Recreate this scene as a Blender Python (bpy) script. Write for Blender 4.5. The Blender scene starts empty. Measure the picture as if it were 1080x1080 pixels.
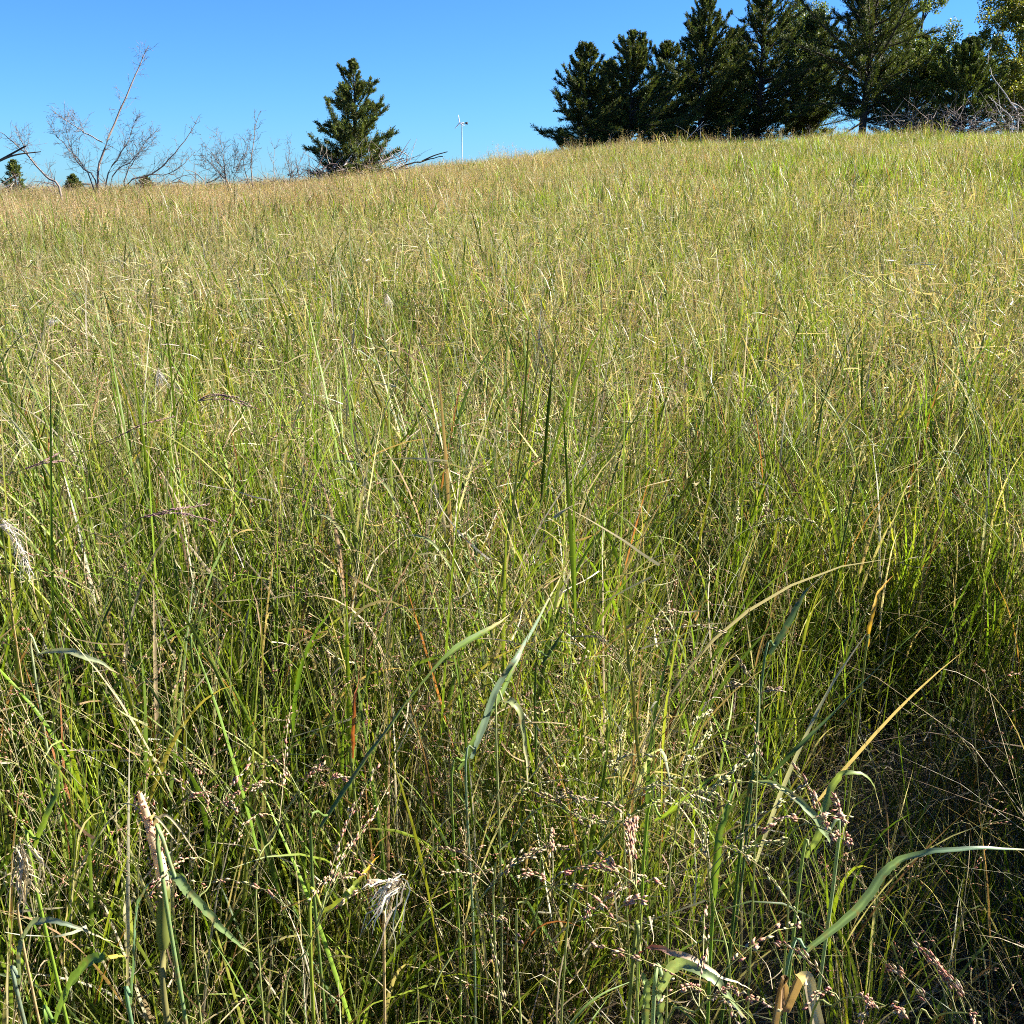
import bpy, math
import numpy as np

rng = np.random.default_rng(11)
C = bpy.context.scene.collection
R = math.radians
TAU = 2 * math.pi

# ------------------------------------------------------------------ camera
F = 1083.0
PITCH = R(17.6)
EYE = np.array([0.0, 0.0, 1.65])
SP, CP = math.sin(PITCH), math.cos(PITCH)

def ray(px, py):
    X, Y = (px - 540) / F, (540 - py) / F
    return np.array([X, CP + Y * SP, -SP + Y * CP])

def at(px, py, d):                       # point at depth d along the view axis
    return EYE + ray(px, py) * d

def atz(px, py, z):                      # point where the sight line meets height z
    r = ray(px, py)
    return EYE + r * ((z - EYE[2]) / r[2])

# ------------------------------------------------------------------ terrain
_px = np.array([-900, -300, 0, 180, 330, 450, 600, 800, 1080, 1400, 2000], float)
_py = np.array([205, 201, 198, 196, 190, 175, 155, 143, 134, 128, 122], float)
_d = 42 / 1.053
_gx = (_px - 540) / F * _d
_gz = EYE[2] + _d * (-SP + (540 - _py) / F * CP) - 1.12
_fx = np.linspace(_gx[0], _gx[-1], 400)
_fz = np.interp(_fx, _gx, _gz)
_k = np.hanning(25); _k /= _k.sum()
_fz = np.convolve(np.pad(_fz, 12, mode='edge'), _k, mode='valid')
_ty = np.linspace(-50, 400, 4501)
def _sm(a, lo, hi):
    t = np.clip((a - lo) / (hi - lo), 0, 1); return t * t * (3 - 2 * t)
_sl = (1 - _sm(_ty, 33, 48)) / 41.0
_ts = np.cumsum(_sl) * 0.1
_ts -= np.interp(0, _ty, _ts)
def gz(x, y):
    x = np.asarray(x, float); y = np.asarray(y, float)
    g = np.interp(x, _fx, _fz)
    s = np.interp(np.clip(y, -50, 400), _ty, _ts)
    return g * s - _sm(y, 50, 140) * 7.0 - _sm(np.abs(x), 70, 260) * 4.0

# ------------------------------------------------------------------ noise
def vnoise(x, y, sc, seed):
    r = np.random.default_rng(seed)
    T = r.random((64, 64))
    u, v = np.asarray(x) / sc, np.asarray(y) / sc
    i, j = np.floor(u).astype(int), np.floor(v).astype(int)
    fu, fv = u - i, v - j
    fu, fv = fu * fu * (3 - 2 * fu), fv * fv * (3 - 2 * fv)
    a = T[i % 64, j % 64]; b = T[(i + 1) % 64, j % 64]; c = T[i % 64, (j + 1) % 64]; d = T[(i + 1) % 64, (j + 1) % 64]
    return (a * (1 - fu) + b * fu) * (1 - fv) + (c * (1 - fu) + d * fu) * fv

# ------------------------------------------------------------------ mesh collector
class Geo:
    def __init__(s): s.v, s.f, s.c, s.n = [], [], [], 0
    def add(s, v, f, c):
        v = np.asarray(v, float).reshape(-1, 3); c = np.broadcast_to(np.asarray(c, float), v.shape)
        s.v.append(v); s.c.append(c); s.f.append(np.asarray(f, int) + s.n); s.n += len(v)
    def mesh(s, name, mat, smooth=True):
        me = bpy.data.meshes.new(name)
        V = np.concatenate(s.v); K = np.concatenate(s.c)
        li, ls, o = [], [], 0
        for f in s.f:
            k = f.shape[1]; li.append(f.ravel()); ls.append(np.arange(len(f)) * k + o); o += f.size
        li = np.concatenate(li); ls = np.concatenate(ls)
        me.vertices.add(len(V)); me.vertices.foreach_set('co', V.ravel().astype(np.float32))
        me.loops.add(len(li)); me.loops.foreach_set('vertex_index', li.astype(np.int32))
        me.polygons.add(len(ls)); me.polygons.foreach_set('loop_start', ls.astype(np.int32))
        me.update(calc_edges=True); me.validate()
        a = me.attributes.new('Col', 'FLOAT_COLOR', 'POINT')
        a.data.foreach_set('color', np.concatenate([np.clip(K, 0, 1), np.ones((len(K), 1))], 1).ravel().astype(np.float32))
        if smooth: me.polygons.foreach_set('use_smooth', np.ones(len(ls), bool))
        me.materials.append(mat)
        return me
    def obj(s, name, mat, parent=None, origin=None, smooth=True):
        if origin is not None: s.v = [v - np.asarray(origin) for v in s.v]
        o = bpy.data.objects.new(name, s.mesh(name, mat, smooth)); C.objects.link(o)
        if parent is not None: o.parent = parent
        elif origin is not None: o.location = origin
        return o

def tag(o, label=None, cat=None, group=None, kind=None):
    for k, v in (('label', label), ('category', cat), ('group', group), ('kind', kind)):
        if v: o[k] = v
    return o

def thing(name, label, cat, loc, group=None):
    o = bpy.data.objects.new(name, None); C.objects.link(o)
    o.empty_display_size = 0.1; o.location = loc
    return tag(o, label, cat, group, 'thing')

# ------------------------------------------------------------------ strip / tube builders
def norm(a): return a / np.maximum(np.linalg.norm(a, axis=-1, keepdims=True), 1e-9)

def paths(base, az, length, lean, bend, S, power=1.6, wob=0.0, r=rng):
    """M curves that leave base leaning by lean and bend over by bend (radians) towards az"""
    M = len(base); t = (np.arange(S) + .5) / S
    th = lean[:, None] + bend[:, None] * t[None] ** power
    a = az[:, None] + wob * np.cumsum(r.normal(0, 1, (M, S)), 1)
    d = np.stack([np.sin(th) * np.cos(a), np.sin(th) * np.sin(a), np.cos(th)], -1)
    P = np.concatenate([base[:, None], base[:, None] + np.cumsum(d, 1) * (length / S)[:, None, None]], 1)
    T = np.concatenate([d[:, :1], (d[:, 1:] + d[:, :-1]) / 2, d[:, -1:]], 1)
    return P, norm(T)

def sides(T, az, tw):
    h = np.stack([-np.sin(az), np.cos(az), np.zeros_like(az)], -1)[:, None]
    h = norm(h - T * (h * T).sum(-1, keepdims=True))
    n = np.cross(T, h)
    return np.cos(tw)[..., None] * h + np.sin(tw)[..., None] * n, np.cross(T, h)

def ribbon(G, P, W, side, col, fold=0.0, nrm=None):
    M, S1 = P.shape[:2]
    cols = [P - side * W[..., None] / 2, P + side * W[..., None] / 2]
    if fold:
        up = np.cross(side, np.roll(P, -1, 1) - P); up[:, -1] = up[:, -2]; up = norm(up)
        cols.insert(1, P - up * (W * fold)[..., None])
    k = len(cols)
    V = np.stack(cols, 2)                                   # M,S1,k,3
    K = np.repeat(col[:, :, None], k, 2)
    idx = np.arange(M * S1 * k).reshape(M, S1, k)
    f = np.stack([idx[:, :-1, :-1], idx[:, :-1, 1:], idx[:, 1:, 1:], idx[:, 1:, :-1]], -1).reshape(-1, 4)
    G.add(V, f, K.reshape(-1, 3))

def tubes(G, P, Rr, col, n=4):
    """M tubes: P (M,S1,3), Rr (M,S1), col (M,S1,3) or (3,)"""
    M, S1 = P.shape[:2]
    T = np.empty_like(P); T[:, 1:-1] = P[:, 2:] - P[:, :-2]; T[:, 0] = P[:, 1] - P[:, 0]; T[:, -1] = P[:, -1] - P[:, -2]
    T = norm(T)
    ref = np.where(np.abs(T[..., 2:3]) > .9, np.array([1., 0, 0]), np.array([0., 0, 1]))
    u = norm(np.cross(T, ref)); v = np.cross(T, u)
    a = np.arange(n) / n * TAU
    ring = P[:, :, None] + Rr[:, :, None, None] * (np.cos(a)[:, None] * u[:, :, None] + np.sin(a)[:, None] * v[:, :, None])
    idx = np.arange(M * S1 * n).reshape(M, S1, n); nx = np.roll(idx, -1, 2)
    f = np.stack([idx[:, :-1], nx[:, :-1], nx[:, 1:], idx[:, 1:]], -1).reshape(-1, 4)
    col = np.asarray(col, float)
    K = np.broadcast_to(col if col.ndim == 1 else col[:, :, None], (M, S1, n, 3)).reshape(-1, 3)
    G.add(ring, f, K)

def kites(G, P, D, S, L, W, col):
    """flat leaf shapes: foot P, direction D, side S"""
    v = np.stack([P, P + D * (L * .45)[:, None] + S * (W / 2)[:, None], P + D * L[:, None], P + D * (L * .45)[:, None] - S * (W / 2)[:, None]], 1)
    f = np.arange(len(P) * 4).reshape(-1, 4)
    G.add(v, f, np.repeat(col[:, None], 4, 1).reshape(-1, 3))

def spindles(G, P, D, L, W, col):
    """three-sided closed spikelets"""
    M = len(P)
    u = norm(np.cross(D, np.where(np.abs(D[:, 2:3]) > .9, np.array([1., 0, 0]), np.array([0., 0, 1])))); w = np.cross(D, u)
    mid = P + D * (L * .42)[:, None]
    ring = [mid + (np.cos(a) * u + np.sin(a) * w) * (W / 2)[:, None] for a in (0, TAU / 3, 2 * TAU / 3)]
    v = np.stack([P, *ring, P + D * L[:, None]], 1)
    b = (np.arange(M) * 5)[:, None, None]
    f = np.array([[0, 2, 1], [0, 3, 2], [0, 1, 3], [4, 1, 2], [4, 2, 3], [4, 3, 1]])[None] + b
    G.add(v, f.reshape(-1, 3), np.repeat(col[:, None], 5, 1).reshape(-1, 3))

REFL = .74
def rdir(n, r=rng):
    return norm(r.normal(0, 1, (n, 3)))

def palette(cols, n, jit=.18, r=rng):
    cols = np.array(cols, float); cols[:, :3] *= REFL; w = cols[:, 3] / cols[:, 3].sum()
    c = cols[r.choice(len(cols), n, p=w), :3]
    return c * np.exp(r.normal(0, jit, (n, 1))) * np.exp(r.normal(0, .05, (n, 3)))

# ------------------------------------------------------------------ materials
def new_mat(name):
    m = bpy.data.materials.new(name); m.use_nodes = True
    nt = m.node_tree; nt.nodes.clear()
    return m, nt, nt.nodes, nt.links

def leafy(name, transl, rough, spec, warm=(1.15, 1.1, .55), jit=.25, spots=0.0):
    m, nt, N, L = new_mat(name)
    out = N.new('ShaderNodeOutputMaterial'); at_ = N.new('ShaderNodeAttribute'); at_.attribute_name = 'Col'
    oi = N.new('ShaderNodeObjectInfo')
    hsv = N.new('ShaderNodeHueSaturation')
    mr = N.new('ShaderNodeMapRange'); mr.inputs[3].default_value = 1 - jit; mr.inputs[4].default_value = 1 + jit
    L.new(oi.outputs['Random'], mr.inputs[0]); L.new(mr.outputs[0], hsv.inputs['Value'])
    L.new(at_.outputs['Color'], hsv.inputs['Color'])
    colour = hsv.outputs[0]
    if spots:
        tc = N.new('ShaderNodeTexCoord'); nz = N.new('ShaderNodeTexNoise'); nz.inputs['Scale'].default_value = 60; nz.inputs['Detail'].default_value = 4
        L.new(tc.outputs['Object'], nz.inputs['Vector'])
        rp = N.new('ShaderNodeValToRGB'); rp.color_ramp.elements[0].position = .58; rp.color_ramp.elements[1].position = .72
        L.new(nz.outputs['Fac'], rp.inputs[0])
        sc = N.new('ShaderNodeMath'); sc.operation = 'MULTIPLY'; sc.inputs[1].default_value = spots; L.new(rp.outputs[0], sc.inputs[0])
        mx = N.new('ShaderNodeMix'); mx.data_type = 'RGBA'; mx.inputs[7].default_value = (.22, .13, .05, 1)
        L.new(sc.outputs[0], mx.inputs[0]); L.new(colour, mx.inputs[6]); colour = mx.outputs[2]
    p = N.new('ShaderNodeBsdfPrincipled'); p.inputs['Roughness'].default_value = rough; p.inputs['Specular IOR Level'].default_value = spec
    L.new(colour, p.inputs['Base Color'])
    if transl:
        tr = N.new('ShaderNodeBsdfTranslucent')
        mu = N.new('ShaderNodeMix'); mu.data_type = 'RGBA'; mu.blend_type = 'MULTIPLY'; mu.inputs[0].default_value = 1; mu.inputs[7].default_value = (*warm, 1)
        L.new(colour, mu.inputs[6]); L.new(mu.outputs[2], tr.inputs['Color'])
        ms = N.new('ShaderNodeMixShader'); ms.inputs[0].default_value = transl
        L.new(p.outputs[0], ms.inputs[1]); L.new(tr.outputs[0], ms.inputs[2]); L.new(ms.outputs[0], out.inputs[0])
    else:
        L.new(p.outputs[0], out.inputs[0])
    return m

def rough_mat(name, c1, c2, scale, rough=.9, bump=.3, metal=0.0):
    m, nt, N, L = new_mat(name)
    out = N.new('ShaderNodeOutputMaterial'); tc = N.new('ShaderNodeTexCoord'); nz = N.new('ShaderNodeTexNoise')
    nz.inputs['Scale'].default_value = scale; nz.inputs['Detail'].default_value = 6
    L.new(tc.outputs['Object'], nz.inputs['Vector'])
    rp = N.new('ShaderNodeValToRGB'); e = rp.color_ramp.elements
    e[0].position, e[0].color = .3, (*c1, 1); e[1].position, e[1].color = .7, (*c2, 1)
    L.new(nz.outputs['Fac'], rp.inputs[0])
    p = N.new('ShaderNodeBsdfPrincipled'); p.inputs['Roughness'].default_value = rough; p.inputs['Metallic'].default_value = metal
    bp = N.new('ShaderNodeBump'); bp.inputs['Strength'].default_value = bump; bp.inputs['Distance'].default_value = .02
    L.new(nz.outputs['Fac'], bp.inputs['Height']); L.new(bp.outputs[0], p.inputs['Normal'])
    L.new(rp.outputs[0], p.inputs['Base Color']); L.new(p.outputs[0], out.inputs[0])
    return m

M_GRASS = leafy('grass_blades', .40, .48, .26, (1.15, 1.12, .58))
M_LEAF = leafy('broad_grass_leaf', .36, .45, .25, jit=.0, spots=.75)
M_SEED = leafy('seed_head', .25, .6, .3, (1.05, .95, .8), jit=.1)
M_CEDAR = leafy('cedar_foliage', .24, .6, .25, (1.1, 1.1, .5), jit=.12)
M_TREELEAF = leafy('broadleaf_foliage', .4, .45, .4, jit=.12)
M_BARK = rough_mat('cedar_bark', (.03, .022, .017), (.075, .058, .047), 14)
M_DEAD = leafy('weathered_dead_wood', 0, .85, .2, jit=.1)
M_SOIL = rough_mat('soil_and_thatch', (.035, .026, .016), (.12, .09, .05), 9, bump=.6)
M_STEEL = rough_mat('galvanised_steel', (.42, .44, .47), (.55, .57, .6), 3, .45, .05, .4)
M_WHITE = rough_mat('white_blade_paint', (.75, .76, .78), (.82, .83, .84), 3, .4, .02)

# colours are reflectances of the plants themselves (last number: how common)
GREEN = [(.185, .245, .026, 5), (.130, .200, .024, 4), (.25, .285, .038, 3), (.085, .145, .026, 2), (.30, .28, .06, 1.2)]
FRESH = [(.20, .29, .020, 4), (.15, .24, .020, 4), (.28, .33, .034, 2)]
BLUE = [(.085, .14, .040, 4), (.10, .165, .038, 3), (.125, .18, .06, 1)]
STRAW = [(.50, .42, .235, 5), (.42, .34, .18, 3), (.58, .52, .36, 2.5), (.30, .20, .10, 2)]
RUST = [(.30, .12, .05, 3), (.36, .20, .05, 2), (.22, .09, .05, 2)]
TAN = [(.43, .31, .16, 4), (.37, .25, .14, 3), (.50, .40, .22, 2), (.40, .24, .18, 2)]
PINK = [(.58, .32, .20, 4), (.50, .21, .15, 3), (.58, .38, .25, 3), (.60, .48, .30, 2)]
PALE = [(.50, .48, .20, 3), (.42, .42, .15, 3), (.55, .48, .26, 1)]

# ------------------------------------------------------------------ grass plants
def panicle(G, P, spread, K, nsp, pal, lod, size=1.0, start=.62, rr=rng, nod=1.0):
    """open seed panicles along the top of stems P (M,S1,3)"""
    M, S1 = P.shape[:2]
    fr = np.sort(rr.uniform(start, .985, (M, K)), 1)
    x = fr * (S1 - 1); i = np.minimum(x.astype(int), S1 - 2); t = (x - i)[..., None]
    m = np.arange(M)[:, None]
    base = (P[m, i] * (1 - t) + P[m, i + 1] * t).reshape(-1, 3)
    n = len(base); rel = ((fr - start) / (1 - start)).ravel()
    az = rr.uniform(0, TAU, n)
    ln = spread * (1.05 - .75 * rel) * rr.uniform(.55, 1.15, n)
    B, T = paths(base, az, ln, rr.uniform(.35, .8, n), rr.uniform(.25, 1.1, n) * nod, 4, 1.2, .12, rr)
    bc = palette(PALE if lod == 0 else pal, n, .1, rr) * .8
    if lod == 0:
        W = np.repeat(np.array([[.00045, .0004, .00035, .0003, .0002]]) * size, n, 0)
        tubes(G, B, W, np.repeat(bc[:, None], 5, 1), 3)
    elif lod == 1:
        W = np.full((n, 5), .0009); sd, _ = sides(T, az, np.zeros((n, 1)) + rr.uniform(0, 3, (n, 1)))
        ribbon(G, B, W, sd, np.repeat(bc[:, None], 5, 1))
    s = rr.uniform(.3, 1, (n, nsp)); s[:, 0] = 1.0
    x = s * 3.999; i = x.astype(int); t = (x - i)[..., None]; m = np.arange(n)[:, None]
    q = (B[m, i] * (1 - t) + B[m, i + 1] * t).reshape(-1, 3)
    d = T[m, i].reshape(-1, 3)
    q = q + rdir(len(q), rr) * ((.0024 if lod == 0 else .004) * size * rr.uniform(.2, 1.2, len(q)))[:, None]
    d = norm(d + rdir(len(q), rr) * (.32 if lod == 0 else .55) + np.array([0, 0, -.1]))
    c = palette(pal, len(q), .16, rr)
    k = rr.uniform(.8, 1.25, len(q)) * size
    if lod == 0: spindles(G, q, d, .0050 * k, .0020 * k, c)
    elif lod == 1: kites(G, q, d, norm(np.cross(d, rdir(len(q), rr))), .0062 * k, .0026 * k, c)
    else: kites(G, q, d, norm(np.cross(d, rdir(len(q), rr))), .014 * k, .006 * k, c)

def tillers(G, n, rad, hgt, leaf_n, leaf_len, leaf_w, gpal, lod, heads=.7, spal=TAN, lean=.16, spread=.11, dry=.18, hk=1.0, droop=1.0):
    """n grass stalks with leaves at their nodes and seed panicles on some"""
    a = rng.uniform(0, TAU, n); r0 = rad * np.sqrt(rng.random(n))
    base = np.stack([r0 * np.cos(a), r0 * np.sin(a), np.full(n, -.03)], 1)
    az = rng.uniform(0, TAU, n); h = rng.uniform(*hgt, n)
    S = (8, 5, 4)[lod]
    P, T = paths(base, az, h, np.abs(rng.normal(0, lean, n)), np.abs(rng.normal(0, lean * 1.6, n)), S, 2.0, .05)
    isdry = rng.random(n) < dry
    sc = np.where(isdry[:, None], palette(STRAW, n), palette(gpal, n) * np.array([1.1, 1.05, 1.0]))
    sc3 = np.repeat(sc[:, None], S + 1, 1)
    tt = np.linspace(0, 1, S + 1)[None, :, None]
    sc3 = sc3 * (1 - .45 * tt) + palette(STRAW, n)[:, None] * .45 * tt
    wtop = np.linspace(1, .28, S + 1)[None]
    if lod == 0: tubes(G, P, .0013 * wtop * rng.uniform(.7, 1.3, (n, 1)), sc3, 4)
    else:
        sd, _ = sides(T, az, np.zeros((n, 1)) + rng.uniform(0, 3, (n, 1)))
        ribbon(G, P, (.0030, .0030, .006)[lod] * wtop * np.ones((n, 1)), sd, sc3)
    # leaves
    m = n * leaf_n; who = np.repeat(np.arange(n), leaf_n)
    f = rng.uniform(.05, .74, m); x = f * S; i = x.astype(int); t = (x - i)[:, None]
    b = P[who, i] * (1 - t) + P[who, i + 1] * t
    la = rng.uniform(0, TAU, m); ll = rng.uniform(*leaf_len, m)
    Sl = (8, 5, 3)[lod]
    lean_l = rng.uniform(.05, .40, m); bend = np.abs(rng.normal(.65, .6, m)) * droop
    lp, lt = paths(b, la, ll, lean_l, bend, Sl, 1.7, .06)
    tw = np.cumsum(rng.normal(0, .25, (m, Sl + 1)), 1) + rng.uniform(-.5, .5, (m, 1))
    sd, _ = sides(lt, la, tw)
    u = np.linspace(0, 1, Sl + 1)
    w = rng.uniform(*leaf_w, m)[:, None] * (np.minimum(1, .55 + 2.2 * u) * (1 - u ** 2.2) + .02)[None]
    ldry = isdry[who] | (rng.random(m) < dry * .9)
    lc = np.where(ldry[:, None], palette(STRAW, m), palette(gpal, m))
    lc = np.where((rng.random(m) < .015)[:, None], palette(RUST, m), lc)
    tipc = palette(STRAW, m); k = (np.clip(u - .72, 0, 1) * 2.2)[None, :, None] * (rng.random(m) < .45)[:, None, None]
    lc3 = lc[:, None] * (1 - k) + tipc[:, None] * k
    ribbon(G, lp, w, sd, lc3, fold=.16 if lod == 0 else 0)
    hh = rng.random(n) < heads
    if hh.any():
        panicle(G, P[hh], spread, (10, 8, 8)[lod], (6, 5, 4)[lod], spal, lod, hk, .64)

def blades(G, n, rad, lens, wid, pal, lod, lean=(.1, .8), bend=.7, z=0.0):
    a = rng.uniform(0, TAU, n); r0 = rad * np.sqrt(rng.random(n))
    base = np.stack([r0 * np.cos(a), r0 * np.sin(a), z + np.full(n, -.02)], 1)
    az = rng.uniform(0, TAU, n); S = (6, 4, 3)[lod]
    P, T = paths(base, az, rng.uniform(*lens, n), rng.uniform(*lean, n), np.abs(rng.normal(bend, .5, n)), S, 1.5, .1)
    sd, _ = sides(T, az, np.cumsum(rng.normal(0, .3, (n, S + 1)), 1))
    u = np.linspace(0, 1, S + 1)
    w = rng.uniform(*wid, n)[:, None] * ((1 - u ** 2.5) + .03)[None]
    c = palette(pal, n)
    ribbon(G, P, w, sd, np.repeat(c[:, None], S + 1, 1))

def litter(G, n, rad, zr, lens, wid, pal, lod):
    """loose dry blades lying in every direction in the lower grass"""
    a = rng.uniform(0, TAU, n); r0 = rad * np.sqrt(rng.random(n))
    base = np.stack([r0 * np.cos(a), r0 * np.sin(a), rng.uniform(*zr, n)], 1)
    az = rng.uniform(0, TAU, n); S = (5, 4, 3)[lod]
    P, T = paths(base, az, rng.uniform(*lens, n), rng.uniform(.7, 2.0, n), rng.normal(.1, .7, n), S, 1.3, .2)
    sd, _ = sides(T, az, np.cumsum(rng.normal(0, .4, (n, S + 1)), 1) + rng.uniform(0, 3, (n, 1)))
    w = rng.uniform(*wid, n)[:, None] * np.linspace(1, .2, S + 1)[None]
    ribbon(G, P, w, sd, np.repeat(palette(pal, n)[:, None], S + 1, 1))

clumps = bpy.data.collections.new('grass_tufts')          # sources of the grass; not linked to the scene
kinds = {}
def make_kind(key, n, fn):
    ids = []
    for _ in range(n):
        G = Geo(); fn(G)
        o = bpy.data.objects.new('tuft_%03d' % len(clumps.objects), G.mesh('tuft', M_GRASS))
        ids.append(len(clumps.objects)); clumps.objects.link(o)
    kinds[key] = ids

MIXG = GREEN + [(.17, .255, .035, 3)]
for lod, tagk in ((0, 'near'), (1, 'mid')):
    r_, k = ((.13, 1.0), (.17, 1.4))[lod]
    q = (.84, 1.15)[lod]
    nn = lambda v: int(v * k)
    ww = lambda a, b: (a * q, b * q)
    make_kind('switch_' + tagk, 8, lambda G: tillers(G, nn(9), r_, (.74, 1.10), 5, ((.25, .52), (.18, .42))[lod], ww(.0045, .009), GREEN, lod, .34, TAN, spread=.12, dry=.17))
    make_kind('fresh_' + tagk, 7, lambda G: tillers(G, nn(9), r_, (.55, .95), 5, ((.3, .55), (.22, .45))[lod], ww(.005, .010), FRESH, lod, .05, PALE, spread=.08, dry=.05, droop=.7))
    make_kind('broad_' + tagk, 7, lambda G: tillers(G, nn(5), r_, (.58, .84), 4, (.32, .55), ww(.008, .0115), BLUE, lod, .05, PINK, spread=.09, dry=.05, droop=.9))
    make_kind('seedy_' + tagk, 7, lambda G: tillers(G, nn(7), r_, (.85, 1.18), 3, (.2, .4), ww(.003, .007), GREEN, lod, .75, TAN, spread=.13, dry=.35))
    make_kind('pink_' + tagk, 6, lambda G: tillers(G, nn(7), r_, (.8, 1.12), 3, (.2, .4), ww(.003, .007), GREEN, lod, .7, PINK, spread=.10, dry=.3))
    make_kind('straw_' + tagk, 7, lambda G: (blades(G, nn(30), r_, (.45, .95), (.0013, .0032), STRAW, lod, (.1, .55), .8), litter(G, nn(75), r_ * 1.4, (.3, .98), (.035, .15), ww(.002, .0050), STRAW, lod)))
    make_kind('under_' + tagk, 7, lambda G: (blades(G, nn(46), r_, (.3, .85), ww(.003, .0075), MIXG, lod, (.05, .6), .6), litter(G, nn(26), r_ * 1.3, (.1, .85), (.04, .17), ww(.002, .0048), STRAW, lod)))
make_kind('switch_far', 4, lambda G: tillers(G, 44, .42, (.72, 1.08), 4, (.25, .5), (.010, .018), GREEN, 2, .4, TAN, spread=.13, dry=.16))
make_kind('fresh_far', 3, lambda G: tillers(G, 44, .42, (.6, .98), 5, (.3, .55), (.010, .018), FRESH, 2, .1, PALE, spread=.1, dry=.05, droop=.7))
make_kind('seedy_far', 4, lambda G: tillers(G, 40, .42, (.85, 1.2), 2, (.2, .4), (.008, .014), GREEN, 2, .8, TAN, spread=.15, dry=.4))
make_kind('pink_far', 3, lambda G: tillers(G, 38, .42, (.8, 1.15), 1, (.2, .4), (.008, .014), GREEN, 2, .95, [(.50, .31, .18, 4), (.44, .25, .16, 3), (.54, .41, .24, 2)], spread=.13, dry=.4))
make_kind('straw_far', 2, lambda G: (blades(G, 90, .42, (.5, 1.0), (.007, .012), STRAW, 2, (.1, .8), .6),))

def scatter(density, y0, y1, kname, seed, far):
    r = np.random.default_rng(seed)
    xm = .60 * y1 + 3.0
    n = int(density * 2 * xm * (y1 - y0))
    x = r.uniform(-xm, xm, n); y = r.uniform(y0, y1, n)
    keep = np.abs(x) < .60 * np.maximum(y, 0) + 2.6
    x, y = x[keep], y[keep]
    # which kind of tuft grows where
    n1 = vnoise(x, y, 2.2, 1) * .6 + vnoise(x, y, .7, 2) * .4
    n2 = vnoise(x, y, 3.5, 3) * .6 + vnoise(x, y, 1.0, 4) * .4
    n3 = vnoise(x, y, 5.0, 5) * .7 + vnoise(x, y, 1.3, 6) * .3
    ux = x / np.maximum(y, 1.5)                          # which way across the slope
    up = _sm(y, 7, 22)
    w = {}
    w['switch'] = 1.0 + 0 * x
    w['fresh'] = 1.25 * _sm(n1, .28, .62) + .6 * _sm(ux, -.1, .4) * up + .35
    w['seedy'] = .40 * _sm(n2, .3, .7) + .08 + .8 * up * _sm(-ux, -.35, .3)
    w['pink'] = .30 * _sm(n3, .35, .7) + .10 + 1.5 * up * _sm(-ux, -.25, .25)
    w['straw'] = .36 * _sm(n3, .4, .75) + .12
    lf = up * _sm(-ux, -.25, .2)
    w['fresh'] = w['fresh'] * (1 - .75 * lf); w['switch'] = w['switch'] * (1 - .55 * lf)
    if not far:
        w['broad'] = .40 * _sm(1 - n1, .4, .7) + .12
        w['under'] = .9 + 0 * x
    if kname == 'near':
        dk = 1 - .75 * _sm(x, -.55, -.1) * (1 - _sm(y, 1.9, 2.6))
        w['broad'] = w['broad'] * (2.6 - 1.6 * dk); w['under'] = w['under'] * dk; w['fresh'] = w['fresh'] * dk; w['pink'] = w['pink'] * (1.4 - .4 * dk)
    ks = list(w); Wm = np.stack([w[k] for k in ks]); Wm = np.cumsum(Wm / Wm.sum(0), 0)
    ch = (r.random(len(x))[None] > Wm).sum(0)
    idx = np.zeros(len(x), int)
    for j, k in enumerate(ks):
        s = ch == j; ids = np.array(kinds[k + '_' + kname]); idx[s] = ids[r.integers(0, len(ids), s.sum())]
    sc = r.uniform(.82, 1.12, len(x)) * (.80 + .36 * vnoise(x, y, 2.1, 8))
    keep = np.ones(len(x), bool)
    dist = np.hypot(x, y)
    tall = np.isin(ch, [ks.index(k) for k in ('switch', 'seedy', 'pink')])
    if kname == 'near':
        keep &= dist > .60
        keep &= ~((dist < .95) & (r.random(len(x)) < .35))
        # thin hollow in front, to the right; taller grass added out of frame to shade it
        hol = ((x - .78) / .62) ** 2 + ((y - 1.98) / .50) ** 2
        keep &= ~((hol < 1) & (r.random(len(x)) < .35))
        sc = np.where(hol < 1.0, sc * .6, np.where(hol < 1.5, sc * .85, sc))
        front = (x > -.12) & (x < .66 * y + .12) & (y < 1.5)
        keep &= ~(front & (r.random(len(x)) < .72))
        sc = np.where(front, sc * .8, sc)
        sc = np.where(dist < 1.15, np.minimum(sc, .80), sc)
        shade_grass = (dist > 1.25) & (x > .60 * y + .50) & (y > .1) & (y < 2.4)
        sc = np.where(shade_grass, r.uniform(1.2, 1.5, len(x)), sc)
    if kname == 'mid': sc = sc * .97
    if kname == 'far': sc = np.where((y > 36) & tall & (r.random(len(x)) < .05), sc * r.uniform(1.1, 1.35, len(x)), sc)
    z = gz(x, y)
    o = np.flatnonzero(keep)
    rot = np.stack([r.normal(0, .07, len(x)), r.normal(0, .07, len(x)), r.uniform(0, TAU, len(x))], 1)
    return x[o], y[o], z[o], rot[o], sc[o], idx[o]

parts = [scatter(84, -1.6, 3.6, 'near', 21, False), scatter(50, 3.6, 13, 'mid', 22, False), scatter(8.5, 12.4, 56, 'far', 23, True)]
X, Y, Z, ROT, SCL, IDX = [np.concatenate([p[i] for p in parts]) for i in range(6)]

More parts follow.
